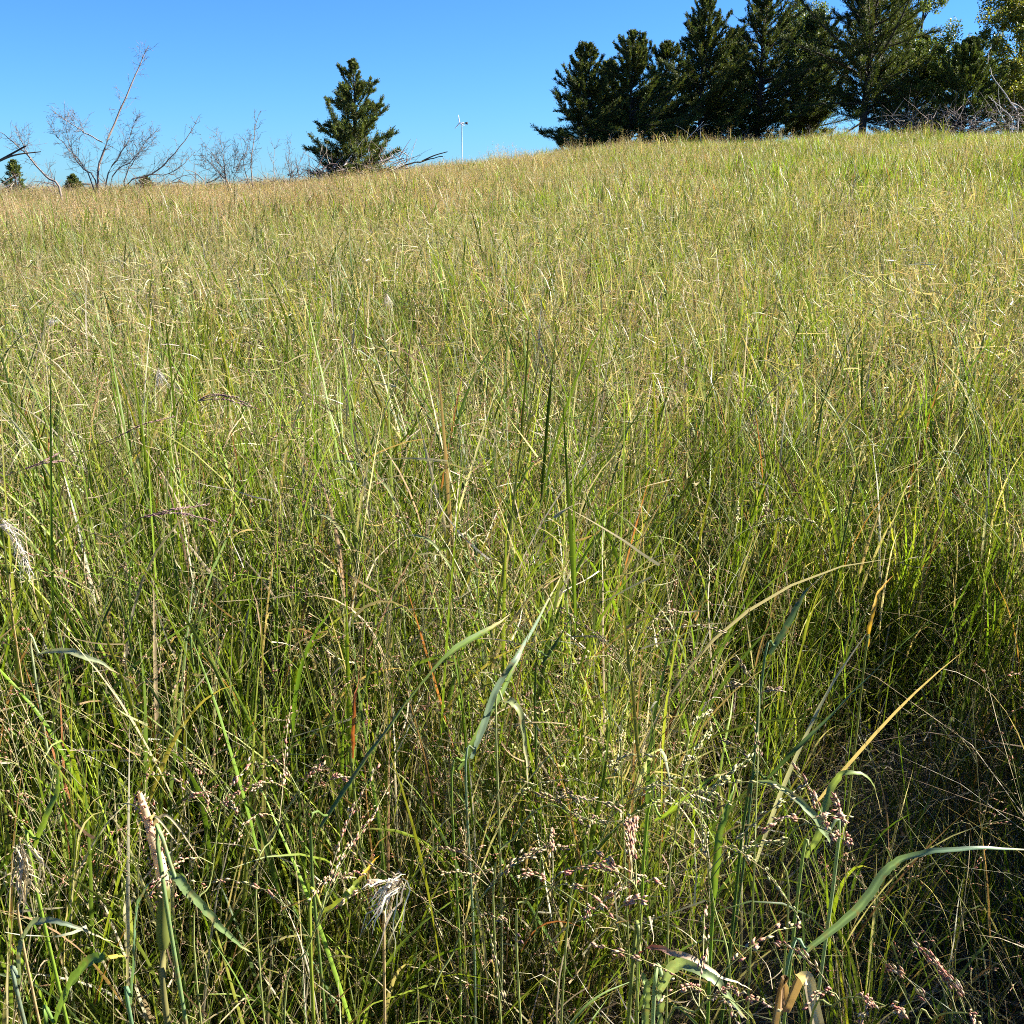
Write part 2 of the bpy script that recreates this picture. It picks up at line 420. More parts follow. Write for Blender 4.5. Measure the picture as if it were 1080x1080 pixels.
def instancer(name, X, Y, Z, ROT, SCL, IDX, coll):
    me = bpy.data.meshes.new(name)
    me.vertices.add(len(X)); me.vertices.foreach_set('co', np.stack([X, Y, Z], 1).ravel().astype(np.float32))
    a = me.attributes.new('rot', 'FLOAT_VECTOR', 'POINT'); a.data.foreach_set('vector', ROT.ravel().astype(np.float32))
    a = me.attributes.new('scl', 'FLOAT', 'POINT'); a.data.foreach_set('value', SCL.astype(np.float32))
    a = me.attributes.new('pick', 'INT', 'POINT'); a.data.foreach_set('value', IDX.astype(np.int32))
    o = bpy.data.objects.new(name, me); C.objects.link(o)
    ng = bpy.data.node_groups.new(name, 'GeometryNodeTree')
    ng.interface.new_socket('Geometry', in_out='INPUT', socket_type='NodeSocketGeometry')
    ng.interface.new_socket('Geometry', in_out='OUTPUT', socket_type='NodeSocketGeometry')
    N, L = ng.nodes, ng.links
    gi, go = N.new('NodeGroupInput'), N.new('NodeGroupOutput')
    ci = N.new('GeometryNodeCollectionInfo'); ci.inputs['Collection'].default_value = coll
    ci.inputs['Separate Children'].default_value = True; ci.inputs['Reset Children'].default_value = True
    ip = N.new('GeometryNodeInstanceOnPoints'); ip.inputs['Pick Instance'].default_value = True
    def named(n, t):
        q = N.new('GeometryNodeInputNamedAttribute'); q.data_type = t; q.inputs['Name'].default_value = n; return q.outputs['Attribute']
    e2r = N.new('FunctionNodeEulerToRotation')
    L.new(named('rot', 'FLOAT_VECTOR'), e2r.inputs[0])
    L.new(gi.outputs[0], ip.inputs['Points']); L.new(ci.outputs[0], ip.inputs['Instance'])
    L.new(named('pick', 'INT'), ip.inputs['Instance Index']); L.new(e2r.outputs[0], ip.inputs['Rotation'])
    L.new(named('scl', 'FLOAT'), ip.inputs['Scale']); L.new(ip.outputs[0], go.inputs[0])
    md = o.modifiers.new('growth', 'NODES'); md.node_group = ng
    return o

g = instancer('prairie_grass', X, Y, Z, ROT, SCL, IDX, clumps)
tag(g, 'tall mixed prairie grass with tan seed heads covering the slope', 'grass', kind='stuff')
print('tufts', len(X), 'faces', sum(len(o.data.polygons) for o in clumps.objects))

# dead thatch lying low in the near grass
G = Geo()
n = 5000
tx = rng.uniform(-4.5, 4.5, n); ty = rng.uniform(.2, 5.0, n)
hol = ((tx - .62) / .6) ** 2 + ((ty - 1.62) / .45) ** 2
k = rng.random(n); m2 = 1700
tx[:m2] = .95 + rng.normal(0, .42, m2); ty[:m2] = 1.85 + rng.normal(0, .42, m2)
tz = gz(tx, ty) + np.abs(rng.normal(0, .09, n)) + .02
az = rng.uniform(0, TAU, n)
P, T = paths(np.stack([tx, ty, tz], 1), az, rng.uniform(.12, .5, n), rng.uniform(1.2, 1.65, n), rng.normal(.1, .35, n), 5, 1.3, .18)
sd, _ = sides(T, az, rng.normal(0, .5, (n, 1)) + np.cumsum(rng.normal(0, .25, (n, 6)), 1))
ribbon(G, P, rng.uniform(.002, .006, (n, 1)) * np.linspace(1, .25, 6)[None], sd, np.repeat(palette([(.36, .31, .20, 4), (.26, .20, .12, 4), (.55, .50, .38, 1), (.16, .12, .07, 3)], n)[:, None], 6, 1))
tag(G.obj('dry_thatch', M_GRASS, origin=(0, 0, 0)), 'pale dry fallen grass blades matted on the ground between the plants', 'thatch', kind='stuff')

# ------------------------------------------------------------------ ground
def axis(a, b, n, p):
    t = np.linspace(-1, 1, n); return np.sign(t) * np.abs(t) ** p * b
gxs = axis(-1, 3000, 181, 3.2); gys = np.concatenate([-np.linspace(1, 0, 20, endpoint=False) ** 2 * 300, np.linspace(0, 1, 180) ** 2.6 * 4000])
XX, YY = np.meshgrid(gxs, gys)
ZZ = gz(XX, YY)
G = Geo(); nx, ny = len(gxs), len(gys)
ii = np.arange(nx * ny).reshape(ny, nx)
G.add(np.stack([XX, YY, ZZ], -1), np.stack([ii[:-1, :-1], ii[:-1, 1:], ii[1:, 1:], ii[1:, :-1]], -1).reshape(-1, 4), (.1, .08, .05))
tag(G.obj('ground', M_SOIL), kind='structure')

# ------------------------------------------------------------------ helpers for single plants
def spline(pts, n):
    pts = np.asarray(pts, float); m = len(pts)
    e = np.concatenate([[2 * pts[0] - pts[1]], pts, [2 * pts[-1] - pts[-2]]])
    u = np.linspace(0, m - 1 - 1e-9, n); i = u.astype(int); t = (u - i)[:, None]
    a, b, c, d = e[i], e[i + 1], e[i + 2], e[i + 3]
    return .5 * (2 * b + (c - a) * t + (2 * a - 5 * b + 4 * c - d) * t ** 2 + (3 * b - a - 3 * c + d) * t ** 3)

def foot(p, dx=0.0, dy=0.0):
    x, y = p[0] + dx, p[1] + dy
    return np.array([x, y, float(gz(x, y))])

def strip(P, W, facing, roll=0.0, cross=5, fold=.18, col=(.1, .17, .06), tip=None, tip0=.75, rib=1.35):
    """one broad grass leaf with a midrib channel; facing = direction the flat side tends to look"""
    n = len(P); T = np.gradient(P, axis=0); T = norm(T)
    f = np.broadcast_to(np.asarray(facing, float), P.shape)
    s = norm(np.cross(T, f)); nn = np.cross(s, T)
    a = roll * np.linspace(0, 1, n)[:, None] if np.isscalar(roll) else np.asarray(roll)[:, None]
    s, nn = s * np.cos(a) + nn * np.sin(a), nn * np.cos(a) - s * np.sin(a)
    u = np.linspace(0, 1, n); q = np.linspace(-1, 1, cross)
    V = P[:, None] + s[:, None] * (q[None, :, None] * W[:, None, None] / 2) + nn[:, None] * ((np.abs(q) - 1)[None, :, None] * fold * W[:, None, None])
    col = np.asarray(col, float) * .82
    k = np.zeros(n) if tip is None else np.clip((u - tip0) / max(1 - tip0, 1e-3) * 1.6, 0, 1)
    base = col[None] * (1 - k[:, None]) + (np.asarray(tip, float)[None] * k[:, None] if tip is not None else 0)
    K = np.repeat(base[:, None], cross, 1) * rng.normal(1, .07, (1, cross, 1)) * rng.normal(1, .04, (n, cross, 1))
    K[:, cross // 2] *= rib
    G = Geo(); ii = np.arange(n * cross).reshape(n, cross)
    G.add(V, np.stack([ii[:-1, :-1], ii[:-1, 1:], ii[1:, 1:], ii[1:, :-1]], -1).reshape(-1, 4), K.reshape(-1, 3))
    return G

def one_tube(P, r0, r1, col, n=6):
    G = Geo(); P = np.asarray(P)[None]; S = P.shape[1]
    K = np.asarray(col, float)[None, None] * rng.normal(1, .06, (1, S, 1))
    tubes(G, P, np.linspace(r0, r1, S)[None], np.broadcast_to(K, (1, S, 3)), n)
    return G

def grass_leaf(label, pts, width, col, tip=None, tip0=.78, lean=(.0, .0), facing=(0, -.6, .8), roll=.4, group='single broad leaves standing out of the grass', stem_col=None):
    """a grass plant whose one broad leaf stands out: pts are (pixel x, pixel y, height)"""
    Q = np.array([atz(*p) for p in pts])
    g0 = foot(Q[0], *lean)
    t = thing('broadleaf_grass', label, 'grass plant', g0, group)
    d0 = norm(Q[1] - Q[0]) * .05
    st = spline([g0, g0 * .5 + Q[0] * .5 + np.array([.01, 0, .02]), Q[0] - d0 * .4, Q[0] + d0 * .3], 14)
    one_tube(st, .0022, .0016, stem_col if stem_col is not None else (np.array(col) * 1.1 if col[1] > col[0] else np.array((.2, .23, .06)))).obj('stem', M_LEAF, t, g0)
    P = spline(Q, 40); u = np.linspace(0, 1, 40)
    W = width * (np.minimum(1, .5 + 2.5 * u) * (1 - np.clip((u - .25) / .75, 0, 1) ** 1.8) + .02)
    P[3:] += np.cumsum(rng.normal(0, .0005, (37, 3)), 0); W = W * .88 * (1 + np.convolve(rng.normal(0, .05, 44), np.ones(5) / 5, 'valid'))
    rl = roll * u + np.cumsum(rng.normal(0, .025, 40))
    strip(P, W, facing, rl, col=col, tip=tip if tip is not None else (.34, .27, .12), tip0=tip0 if tip is not None else rng.uniform(.74, .92)).obj('leaf', M_LEAF, t, g0)
    return t

GB, GD, GY, GL = (.115, .17, .042), (.07, .12, .025), (.19, .25, .04), (.25, .28, .12)
LEAVES = [
 ('long blue-green leaf slanting up to the right from the lower centre left', [(338, 872, .95), (385, 800, 1.0), (457, 704, 1.06), (500, 672, 1.06), (536, 650, 1.04)], .0165, GB, None, (-.04, .0), .15),
 ('stiff pale leaf in the centre with its upper face in full sun', [(497, 800, .93), (512, 762, .97), (530, 715, 1.02), (552, 678, 1.05), (600, 590, 1.06)], .0125, (.16, .22, .13), None, (-.02, .05), .1),
 ('green leaf crossing in front of the stiff sunlit leaf at the centre', [(484, 812, .9), (505, 775, .94), (540, 708, 1.0), (556, 668, 1.03)], .0105, (.14, .21, .04), None, (-.03, .05), -.3),
 ('short dark green leaf leaning right beside the centre pair', [(572, 700, .96), (586, 680, .98), (600, 655, 1.0), (613, 642, 1.0)], .011, GD, None, (-.03, .06), .2),
 ('pale folded-over leaf hanging straight down below the centre pair', [(528, 745, .98), (536, 738, 1.0), (546, 750, .99), (553, 785, .94), (556, 835, .88)], .0125, GL, (.45, .4, .22), (-.02, .06), .4),
 ('thin pale leaf arching over to the right above the centre', [(425, 567, 1.04), (440, 566, 1.06), (460, 577, 1.05), (478, 605, 1.0), (485, 645, .94)], .0075, (.24, .28, .11), None, (-.02, .04), .5),
 ('leaf with a straw-pale arched back left of centre', [(330, 543, 1.02), (345, 545, 1.05), (360, 562, 1.03), (372, 585, 1.0)], .011, (.30, .32, .14), None, (-.03, .05), .5),
 ('leaf arching right with a glossy bend above the pale arched one', [(348, 486, 1.05), (372, 488, 1.08), (398, 506, 1.07), (415, 530, 1.04), (421, 548, 1.01)], .010, GL, None, (-.05, .05), .4),
 ('leaf with a bright orange-yellow tip near the bottom', [(335, 965, 1.0), (360, 948, 1.04), (378, 930, 1.05), (409, 898, 1.06)], .0085, (.20, .24, .03), (.62, .36, .03), (-.06, .0), .1),
 ('long smooth leaf bending over level at the right edge', [(842, 1010, .92), (905, 955, 1.0), (935, 916, 1.04), (975, 900, 1.07), (1040, 896, 1.07), (1110, 899, 1.04)], .0095, (.13, .20, .11), None, (-.10, -.02), .35),
 ('bright curled green leaf standing at the left edge', [(36, 895, .98), (45, 865, 1.02), (57, 832, 1.05), (56, 808, 1.07), (42, 790, 1.08)], .012, (.17, .25, .03), None, (-.01, .03), 1.2),
 ('pale level leaf lying across the grass at the left', [(38, 690, 1.0), (70, 685, 1.05), (100, 692, 1.05), (130, 706, 1.03)], .011, (.28, .31, .17), None, (-.05, .04), .2),
 ('wide dark leaf sweeping up from the bottom left corner', [(55, 1085, .95), (70, 1045, 1.02), (90, 1015, 1.06), (110, 1006, 1.07), (132, 1003, 1.06)], .0125, (.12, .20, .035), (.5, .33, .05), (-.03, .05), .3),
 ('upright blue-green leaf beside the thick pink stalk', [(138, 1060, .92), (140, 1010, .99), (143, 965, 1.04), (152, 935, 1.07), (164, 920, 1.08)], .010, (.13, .22, .11), None, (0, .03), .3),
 ('long drooping leaf to the right of the thick pink stalk', [(178, 918, 1.1), (192, 935, 1.1), (215, 962, 1.07), (245, 995, 1.03), (270, 1012, 1.0)], .0085, (.17, .24, .09), None, (-.01, .02), .2),
 ('grey-green leaf bending over the dry weeping seed head', [(20, 1040, .95), (23, 990, 1.02), (40, 968, 1.06), (70, 970, 1.07), (128, 990, 1.04)], .008, (.16, .20, .13), None, (0, .04), .4),
 ('broad light green leaf curving down near the bottom edge', [(696, 1045, 1.02), (712, 1019, 1.06), (735, 1025, 1.07), (762, 1052, 1.05), (785, 1085, 1.0)], .0105, (.24, .31, .14), None, (-.01, .03), .3),
 ('upright light leaf at the bottom edge left of the curving one', [(678, 1100, .9), (680, 1060, .98), (679, 1035, 1.02), (676, 1018, 1.04)], .0085, (.27, .35, .13), None, (0, .03), .2),
 ('second upright light leaf just left of the curving one at the bottom', [(696, 1100, .9), (697, 1060, .98), (698, 1032, 1.03), (702, 1020, 1.05)], .0075, (.25, .32, .12), None, (0, .03), .2),
 ('purplish red leaf fading to straw among the seed panicles', [(672, 1006, 1.02), (688, 1001, 1.07), (718, 1010, 1.09), (748, 1026, 1.08), (786, 1042, 1.06)], .0062, (.20, .055, .06), (.62, .52, .34), (-.05, .02), .3, .25),
 ('leaf curving over yellow-green above the lower right hollow', [(850, 905, .98), (862, 878, 1.02), (876, 830, 1.06), (892, 816, 1.08), (915, 822, 1.07), (929, 862, 1.02)], .0085, (.19, .25, .07), None, (-.03, .03), .6),
 ('pale leaf arching left over the lower right hollow', [(876, 888, 1.03), (862, 868, 1.06), (835, 842, 1.08), (805, 828, 1.08), (785, 826, 1.06)], .008, (.22, .28, .13), None, (-.02, .03), .3),
 ('small bright leaf reaching up right above the lower hollow', [(690, 866, .98), (715, 850, 1.02), (745, 827, 1.06), (773, 812, 1.07)], .0065, (.19, .27, .03), None, (-.04, .04), .1),
 ('upright bright green blade in the dark lower centre', [(752, 960, .95), (756, 905, 1.02), (766, 860, 1.06), (776, 825, 1.08)], .0085, (.15, .24, .03), None, (0, .04), .3),
 ('dark blade pointing up right against the pale upper field', [(690, 292, 1.1), (700, 266, 1.16), (715, 240, 1.2), (731, 224, 1.22)], .016, (.05, .07, .03), None, (-.1, .0), .4),
 ('dark leaf slanting up right at the middle right', [(812, 690, 1.0), (834, 650, 1.05), (850, 622, 1.08), (868, 606, 1.09)], .0135, (.09, .15, .07), (.4, .42, .3), (-.04, .05), .3),
 ('dark narrow leaf rising to the right edge of the field', [(905, 505, 1.03), (960, 440, 1.08), (1010, 400, 1.1), (1060, 372, 1.11)], .007, GD, None, (-.12, .0), .3),
 ('long dark leaf leaning over the straw at the right', [(800, 830, .96), (850, 780, 1.02), (920, 710, 1.05), (980, 655, 1.06), (1020, 625, 1.06)], .0065, GD, None, (-.06, .05), .3),
 ('blue-green leaf standing left of centre below the arches', [(205, 680, .95), (212, 640, 1.0), (222, 605, 1.03), (240, 560, 1.05), (262, 505, 1.05)], .013, GB, None, (-.02, .05), .3),
 ('yellow leaf standing out in the right middle distance', [(945, 448, 1.0), (955, 425, 1.06), (965, 405, 1.1)], .011, (.42, .38, .05), (.5, .4, .06), (-.03, .05), .2),
 ('orange-yellow dying leaf at the middle right', [(915, 682, .98), (922, 650, 1.03), (932, 620, 1.06), (945, 602, 1.07)], .007, (.55, .33, .04), (.5, .22, .03), (-.01, .05), .4),
 ('rust-red dying blade left of the centre', [(372, 800, .9), (374, 770, .95), (376, 735, 1.0), (380, 706, 1.02)], .006, (.33, .10, .035), (.3, .12, .05), (0, .05), .4),
]
for L_ in LEAVES:
    lab, pts, w, col, tip, lean, roll = L_[:7]
    grass_leaf(lab, pts, w, col, tip, L_[7] if len(L_) > 7 else .72, lean, roll=roll, facing=(.7, -.6, .4) if 'sun' in lab else (-.8, -.6, .12) if 'dark' in lab.split(' ')[:3] or 'blue-green' in lab else (0, -.6, .8))

# seed panicles close to the camera
def panicle_stalk(label, pts, pal, spread=.10, K=10, nsp=9, size=1.0, lean=(0, 0), start=.55, leafy_=True, group='seed panicles close by'):
    Q = np.array([atz(*p) for p in pts]); g0 = foot(Q[0], *lean)
    t = thing('panicle_grass', label, 'grass plant', g0, group)
    P = spline([g0, (g0 + Q[0]) / 2 + np.array([.01, .01, 0]), *Q], 30)
    one_tube(P[:-1], .0014, .0004, (.27, .30, .10), 5).obj('stem', M_LEAF, t, g0)
    top = spline(Q, 14)[None]
    G = Geo(); r = np.random.default_rng(abs(hash(label)) % 1000 if False else sum(map(ord, label)))
    panicle(G, top, spread * 1.6, max(5, K - 3), nsp + 10, pal + [(.56, .47, .26, 3)], 0, size * 1.12, start * .8, r, 1.6)
    G.obj('panicle', M_SEED, t, g0)
    if leafy_:
        b = P[6]; a = r.uniform(0, TAU); d = np.array([math.cos(a), math.sin(a), 0])
        Lp = spline([b, b + d * .03 + [0, 0, .10], b + d * .09 + [0, 0, .17], b + d * .17 + [0, 0, .17]], 24); u = np.linspace(0, 1, 24)
        strip(Lp, .005 * ((1 - u ** 2) + .02), (0, -.6, .8), .3, col=(.15, .22, .05)).obj('leaf', M_LEAF, t, g0)
    return t

STALKS = [
 ('pink nodding panicle in front of the dark lower hollow', [(672, 1060, .98), (676, 985, 1.06), (672, 940, 1.12), (660, 930, 1.13), (650, 965, 1.11)], PINK, .045, 9, 12, 1.15, .62),
 ('green panicle with long side branches, pink tipped, over the lower hollow', [(770, 1075, .95), (752, 950, 1.05), (742, 880, 1.12), (735, 800, 1.17)], PALE, .115, 9, 12, 1.1, .35),
 ('panicle drooping right with a thick pink end over the lower hollow', [(830, 985, 1.0), (825, 905, 1.08), (845, 870, 1.12), (875, 878, 1.12), (902, 893, 1.11)], PINK, .05, 10, 12, 1.2, .45),
 ('tall thin straw stalk standing before the lower hollow', [(794, 950, 1.0), (797, 860, 1.08), (800, 770, 1.14), (801, 700, 1.18)], TAN, .05, 6, 8, 1.1, .5),
 ('slender green panicle left of the tall straw stalk', [(705, 960, 1.0), (712, 880, 1.08), (722, 810, 1.14), (728, 770, 1.17)], PALE, .07, 8, 10, 1.0, .45),
 ('rusty panicle leaning right across the bottom centre', [(545, 1010, 1.0), (556, 950, 1.06), (580, 935, 1.10), (615, 955, 1.10), (635, 962, 1.09)], PINK, .06, 9, 11, 1.1, .5),
 ('panicle bending right with reddish spikelets at the centre bottom', [(520, 960, 1.0), (545, 880, 1.08), (575, 850, 1.11), (610, 860, 1.11), (645, 876, 1.10)], TAN, .055, 9, 11, 1.05, .5),
 ('low pink panicle spreading at the bottom edge right of centre', [(700, 1120, 1.0), (735, 1066, 1.07), (765, 1052, 1.1), (800, 1080, 1.08)], PINK, .08, 10, 11, 1.1, .4),
 ('open panicle at the bottom edge just left of centre', [(450, 1110, .95), (480, 1000, 1.04), (505, 950, 1.09), (530, 925, 1.11)], TAN, .09, 10, 10, 1.0, .4),
 ('single pink panicle in the bottom right corner', [(960, 1115, 1.0), (985, 1075, 1.05), (1010, 1068, 1.07), (1040, 1073, 1.07)], PINK, .05, 8, 10, 1.1, .4),
 ('pink panicle in shade left of the bottom right corner', [(850, 1110, 1.0), (880, 1060, 1.06), (905, 1052, 1.08), (940, 1063, 1.08)], PINK, .045, 8, 9, 1.1, .4),
 ('panicle with drooping green branches at the lower centre', [(600, 960, 1.0), (632, 890, 1.07), (648, 845, 1.11), (655, 800, 1.14)], PALE, .10, 9, 11, 1.0, .35),
 ('reddish open panicle near the yellow-tipped leaf', [(300, 1080, .95), (325, 1000, 1.03), (345, 950, 1.08), (362, 912, 1.1)], PINK, .09, 10, 10, 1.05, .35),
 ('pink panicle at the left beyond the thick stalk', [(205, 1010, .98), (222, 930, 1.05), (230, 870, 1.1), (238, 830, 1.12)], PINK, .08, 10, 10, 1.05, .4),
 ('pink panicle leaning right below the left middle', [(270, 960, .98), (290, 880, 1.05), (312, 842, 1.09), (345, 826, 1.1)], PINK, .07, 9, 10, 1.05, .4),
 ('pale straw panicle arching at the upper right middle', [(740, 640, .98), (760, 590, 1.05), (785, 560, 1.09), (830, 550, 1.1), (868, 570, 1.08)], PALE, .07, 10, 9, 1.2, .4),
 ('tan panicle spreading above the dark stems at the centre', [(655, 800, .98), (662, 740, 1.05), (668, 690, 1.1), (680, 650, 1.13)], TAN, .10, 10, 9, 1.05, .4),
]
for lab, pts, pal, spread, K, nsp, size, start in STALKS:
    panicle_stalk(lab, pts, pal, spread, K, nsp, size, (rng.uniform(-.05, .05), rng.uniform(0, .06)), start)

# finger-like purplish seed heads, white and dry weeping heads, thick dry stalk
def finger_head(label, stem, fingers, col=(.24, .13, .13)):
    Q = np.array([atz(*p) for p in stem]); g0 = foot(Q[0], rng.uniform(-.05, .05), .03)
    t = thing('bluestem', label, 'grass plant', g0, 'finger-like purple seed heads')
    P = spline([g0, (g0 + Q[0]) / 2, *Q], 30)
    one_tube(P, .0016, .0007, (.30, .25, .13), 5).obj('stem', M_LEAF, t, g0)
    for f in fingers:
        q = spline([Q[-1], *[atz(*p) for p in f]], 26)
        G = one_tube(q, .0007, .0004, col, 4); n = 90
        s = rng.uniform(.05, 1, n) * 24.9; i = s.astype(int); tt = (s - i)[:, None]
        b = q[i] * (1 - tt) + q[i + 1] * tt; d = norm(norm(q[i + 1] - q[i]) + rdir(n) * .35)
        spindles(G, b, d, rng.uniform(.006, .010, n), rng.uniform(.0014, .0022, n), palette([(*col, 3), (.34, .22, .18, 2), (.42, .33, .25, 1)], n))
        G.obj('seed_finger', M_SEED, t, g0)
finger_head('purple bluestem head with fingers held level, left of the field middle', [(165, 500, 1.0), (190, 450, 1.13), (208, 423, 1.2)], [[(232, 417, 1.22), (262, 426, 1.21)], [(235, 421, 1.22), (268, 430, 1.2)], [(225, 416, 1.22), (250, 419, 1.22)]])
finger_head('dark bluestem head with a split finger in the upper left field', [(92, 345, 1.0), (108, 310, 1.14), (122, 296, 1.2)], [[(140, 294, 1.22), (166, 298, 1.22)], [(140, 302, 1.21), (160, 317, 1.19)]])
finger_head('long thin purple bluestem head pointing right at the left middle', [(88, 590, 1.0), (120, 565, 1.1), (148, 546, 1.15)], [[(180, 538, 1.17), (220, 532, 1.16)], [(185, 541, 1.16), (228, 550, 1.14)]])
finger_head('dark bluestem stem slanting up right with closed fingers at left', [(70, 505, 1.05), (95, 475, 1.12), (120, 463, 1.16)], [[(150, 448, 1.19), (182, 440, 1.2)]])
finger_head('dark bluestem head leaning in from the left edge', [(-30, 525, 1.05), (0, 505, 1.12), (25, 495, 1.15)], [[(45, 489, 1.17), (66, 486, 1.17)], [(45, 487, 1.18), (62, 478, 1.18)]])
finger_head('bluestem head dark against the pale upper centre field', [(528, 295, 1.05), (538, 262, 1.16), (546, 245, 1.2)], [[(554, 233, 1.23), (571, 226, 1.24)], [(550, 234, 1.23), (561, 221, 1.25)]])

def plume(label, stem, direction, n, length, col, droop, fan=.5, name='seed_plume', cat='seed head'):
    Q = np.array([atz(*p) for p in stem]); g0 = foot(Q[0], rng.uniform(-.03, .03), .03)
    t = thing('plume_grass', label, 'grass plant', g0, 'weeping pale seed heads')
    P = spline([g0, (g0 + Q[0]) / 2, *Q], 26)
    one_tube(P, .0016, .0009, (.40, .31, .15), 5).obj('stem', M_LEAF, t, g0)
    d = norm(np.asarray(direction, float)); G = Geo()
    back = P[-1] - norm(P[-1] - P[-2]) * rng.uniform(0, length * .35, n)[:, None]
    K = 7; u = np.linspace(0, 1, K)
    v = norm(d[None] + rdir(n) * fan)
    L_ = length * rng.uniform(.55, 1.1, n)
    pts = back[:, None] + v[:, None] * (L_[:, None] * u[None])[..., None] + np.array([0, 0, -1])[None, None] * (droop * L_[:, None] * u[None] ** 2)[..., None]
    pts += np.cumsum(rng.normal(0, .0022, pts.shape), 1)
    w = np.repeat(np.array([[.0006, .0011, .0014, .0013, .0011, .0008, .0003]]), n, 0) * rng.uniform(.8, 1.4, (n, 1))
    T = norm(np.gradient(pts, axis=1)); sd = norm(np.cross(T, rdir(n)[:, None]))
    ribbon(G, pts, w * .9, sd, np.repeat(palette([(*col, 3), (col[0] * .8, col[1] * .75, col[2] * .65, 1)], n, .1)[:, None], K, 1))
    G.obj('seed_plume', M_SEED, t, g0)
plume('bleached dry seed head weeping down at the bottom left', [(25, 1000, .96), (26, 950, 1.02), (24, 915, 1.06), (21, 885, 1.09)], (.05, 0, -1), 44, .050, (.56, .47, .30), .1, .26)
plume('white feathery seed head fanned out at the bottom centre left', [(405, 1010, 1.02), (408, 975, 1.09), (415, 945, 1.13), (425, 925, 1.15)], (-.35, 0, -.15), 34, .034, (.74, .66, .52), .7, .85)
plume('white fluffy seed head against the left edge, upper of two', [(-20, 600, 1.05), (-8, 570, 1.1), (2, 548, 1.14)], (.6, 0, -.1), 26, .045, (.70, .65, .56), .6)
plume('white fluffy seed head hanging at the left edge, lower of two', [(12, 640, 1.0), (16, 600, 1.06), (20, 568, 1.1)], (.15, 0, -1), 26, .055, (.70, .65, .56), .25, .3)
plume('small grey-white fluffy head in the upper left field', [(46, 395, 1.05), (50, 365, 1.13), (52, 342, 1.18)], (.3, 0, .4), 40, .05, (.70, .66, .60), .3)
plume('small pale fluffy head left of the level bluestem head', [(168, 425, 1.05), (168, 405, 1.12), (166, 388, 1.17)], (.1, 0, -.6), 36, .05, (.66, .62, .55), .1)
plume('small pale fluffy head in the upper centre field', [(412, 350, 1.05), (411, 330, 1.13), (408, 310, 1.18)], (.1, 0, -.6), 36, .06, (.70, .62, .52), .1)

# thick dry stalk
Q = np.array([atz(*p) for p in [(178, 1090, .92), (172, 1000, 1.0), (172, 930, 1.06), (160, 880, 1.1), (147, 836, 1.14)]]); g0 = foot(Q[0], .01, .03)
t = thing('dry_stalk', 'thick bleached stalk with pink spikelets wrapped round it', 'grass plant', g0)
one_tube(spline([g0, (g0 + Q[0]) / 2, Q[0], Q[1]], 16), .003, .0028, (.22, .20, .07)).obj('stem', M_LEAF, t, g0)
G = Geo(); P = spline(Q[1:], 22)
rad = np.array([.0042, .0064, .0066, .0063, .0060, .0058, .0056, .0056, .0055, .0055, .0054, .0053, .0051, .0049, .0046, .0043, .0041, .0039, .0036, .0033, .003, .002])
cc = np.linspace(0, 1, 22)[:, None]; colr = np.where(cc < .32, (.13, .15, .035), (.56, .42, .26)) * rng.normal(1, .12, (22, 1))
tubes(G, P[None], rad[None], colr[None], 8)
G.obj('sheath', M_LEAF, t, g0)
for (i, dx, dy, dz, w) in ((16, .03, -.01, -.02, .003), (17, -.03, .0, .012, .002), (15, .045, 0, -.04, .003), (11, .012, -.005, .03, .004)):
    q = spline([P[i], P[i] + np.array([dx * .4, dy, .012]), P[i] + np.array([dx, dy, dz])], 12); u = np.linspace(0, 1, 12)
    strip(q, w * (1 - u ** 2 + .05), (0, -1, .3), .6, col=(.55, .45, .28)).obj('dry_leaf', M_LEAF, t, g0)
G = Geo(); n = 150; i = rng.integers(5, 21, n); b = P[i] + rdir(n) * (rad[i] * rng.uniform(.9, 2.4, n))[:, None]
spindles(G, b, norm(rdir(n) + np.array([0, 0, .6])), rng.uniform(.004, .007, n), rng.uniform(.0018, .0026, n), palette(PINK, n))
G.obj('spikelets', M_SEED, t, g0)['kind'] = 'stuff'

# folded dry blade at the bottom edge
Q = np.array([atz(*p) for p in [(812, 1110, .95), (828, 1070, 1.0), (843, 1034, 1.06)]]); g0 = foot(Q[0], -.04, .02)
t = thing('dry_stalk', 'broken tan blade folded over sharply at the bottom edge', 'grass plant', g0)
u = np.linspace(0, 1, 16)
strip(spline([g0, *Q], 16), np.full(16, .010) * (.5 + .5 * u), (.3, -1, .2), .2, col=(.34, .22, .12), fold=.25).obj('lower_blade', M_LEAF, t, g0)
Q2 = np.array([Q[-1], atz(852, 1033, 1.065), atz(858, 1058, 1.03), atz(866, 1092, .99)])
strip(spline(Q2, 16), np.full(16, .0105), (0, -.8, .6), .1, col=(.56, .46, .30), fold=.12).obj('folded_blade', M_LEAF, t, g0)

# ------------------------------------------------------------------ trees
def branch_tube(G, pts, r0, r1, n=5, S=8, col=(.3, .26, .22)):
    P = spline(pts, S)[None]
    tubes(G, P, (r0 + (r1 - r0) * np.linspace(0, 1, S) ** .8)[None], np.broadcast_to(np.asarray(col, float), (1, S, 3)), n)

CED = [(.075, .100, .022, 4), (.052, .076, .020, 4), (.125, .14, .026, 3), (.036, .058, .022, 2), (.13, .11, .030, .7)]
CEDY = [(.095, .125, .025, 4), (.07, .10, .024, 3), (.12, .14, .03, 2), (.05, .075, .022, 2)]

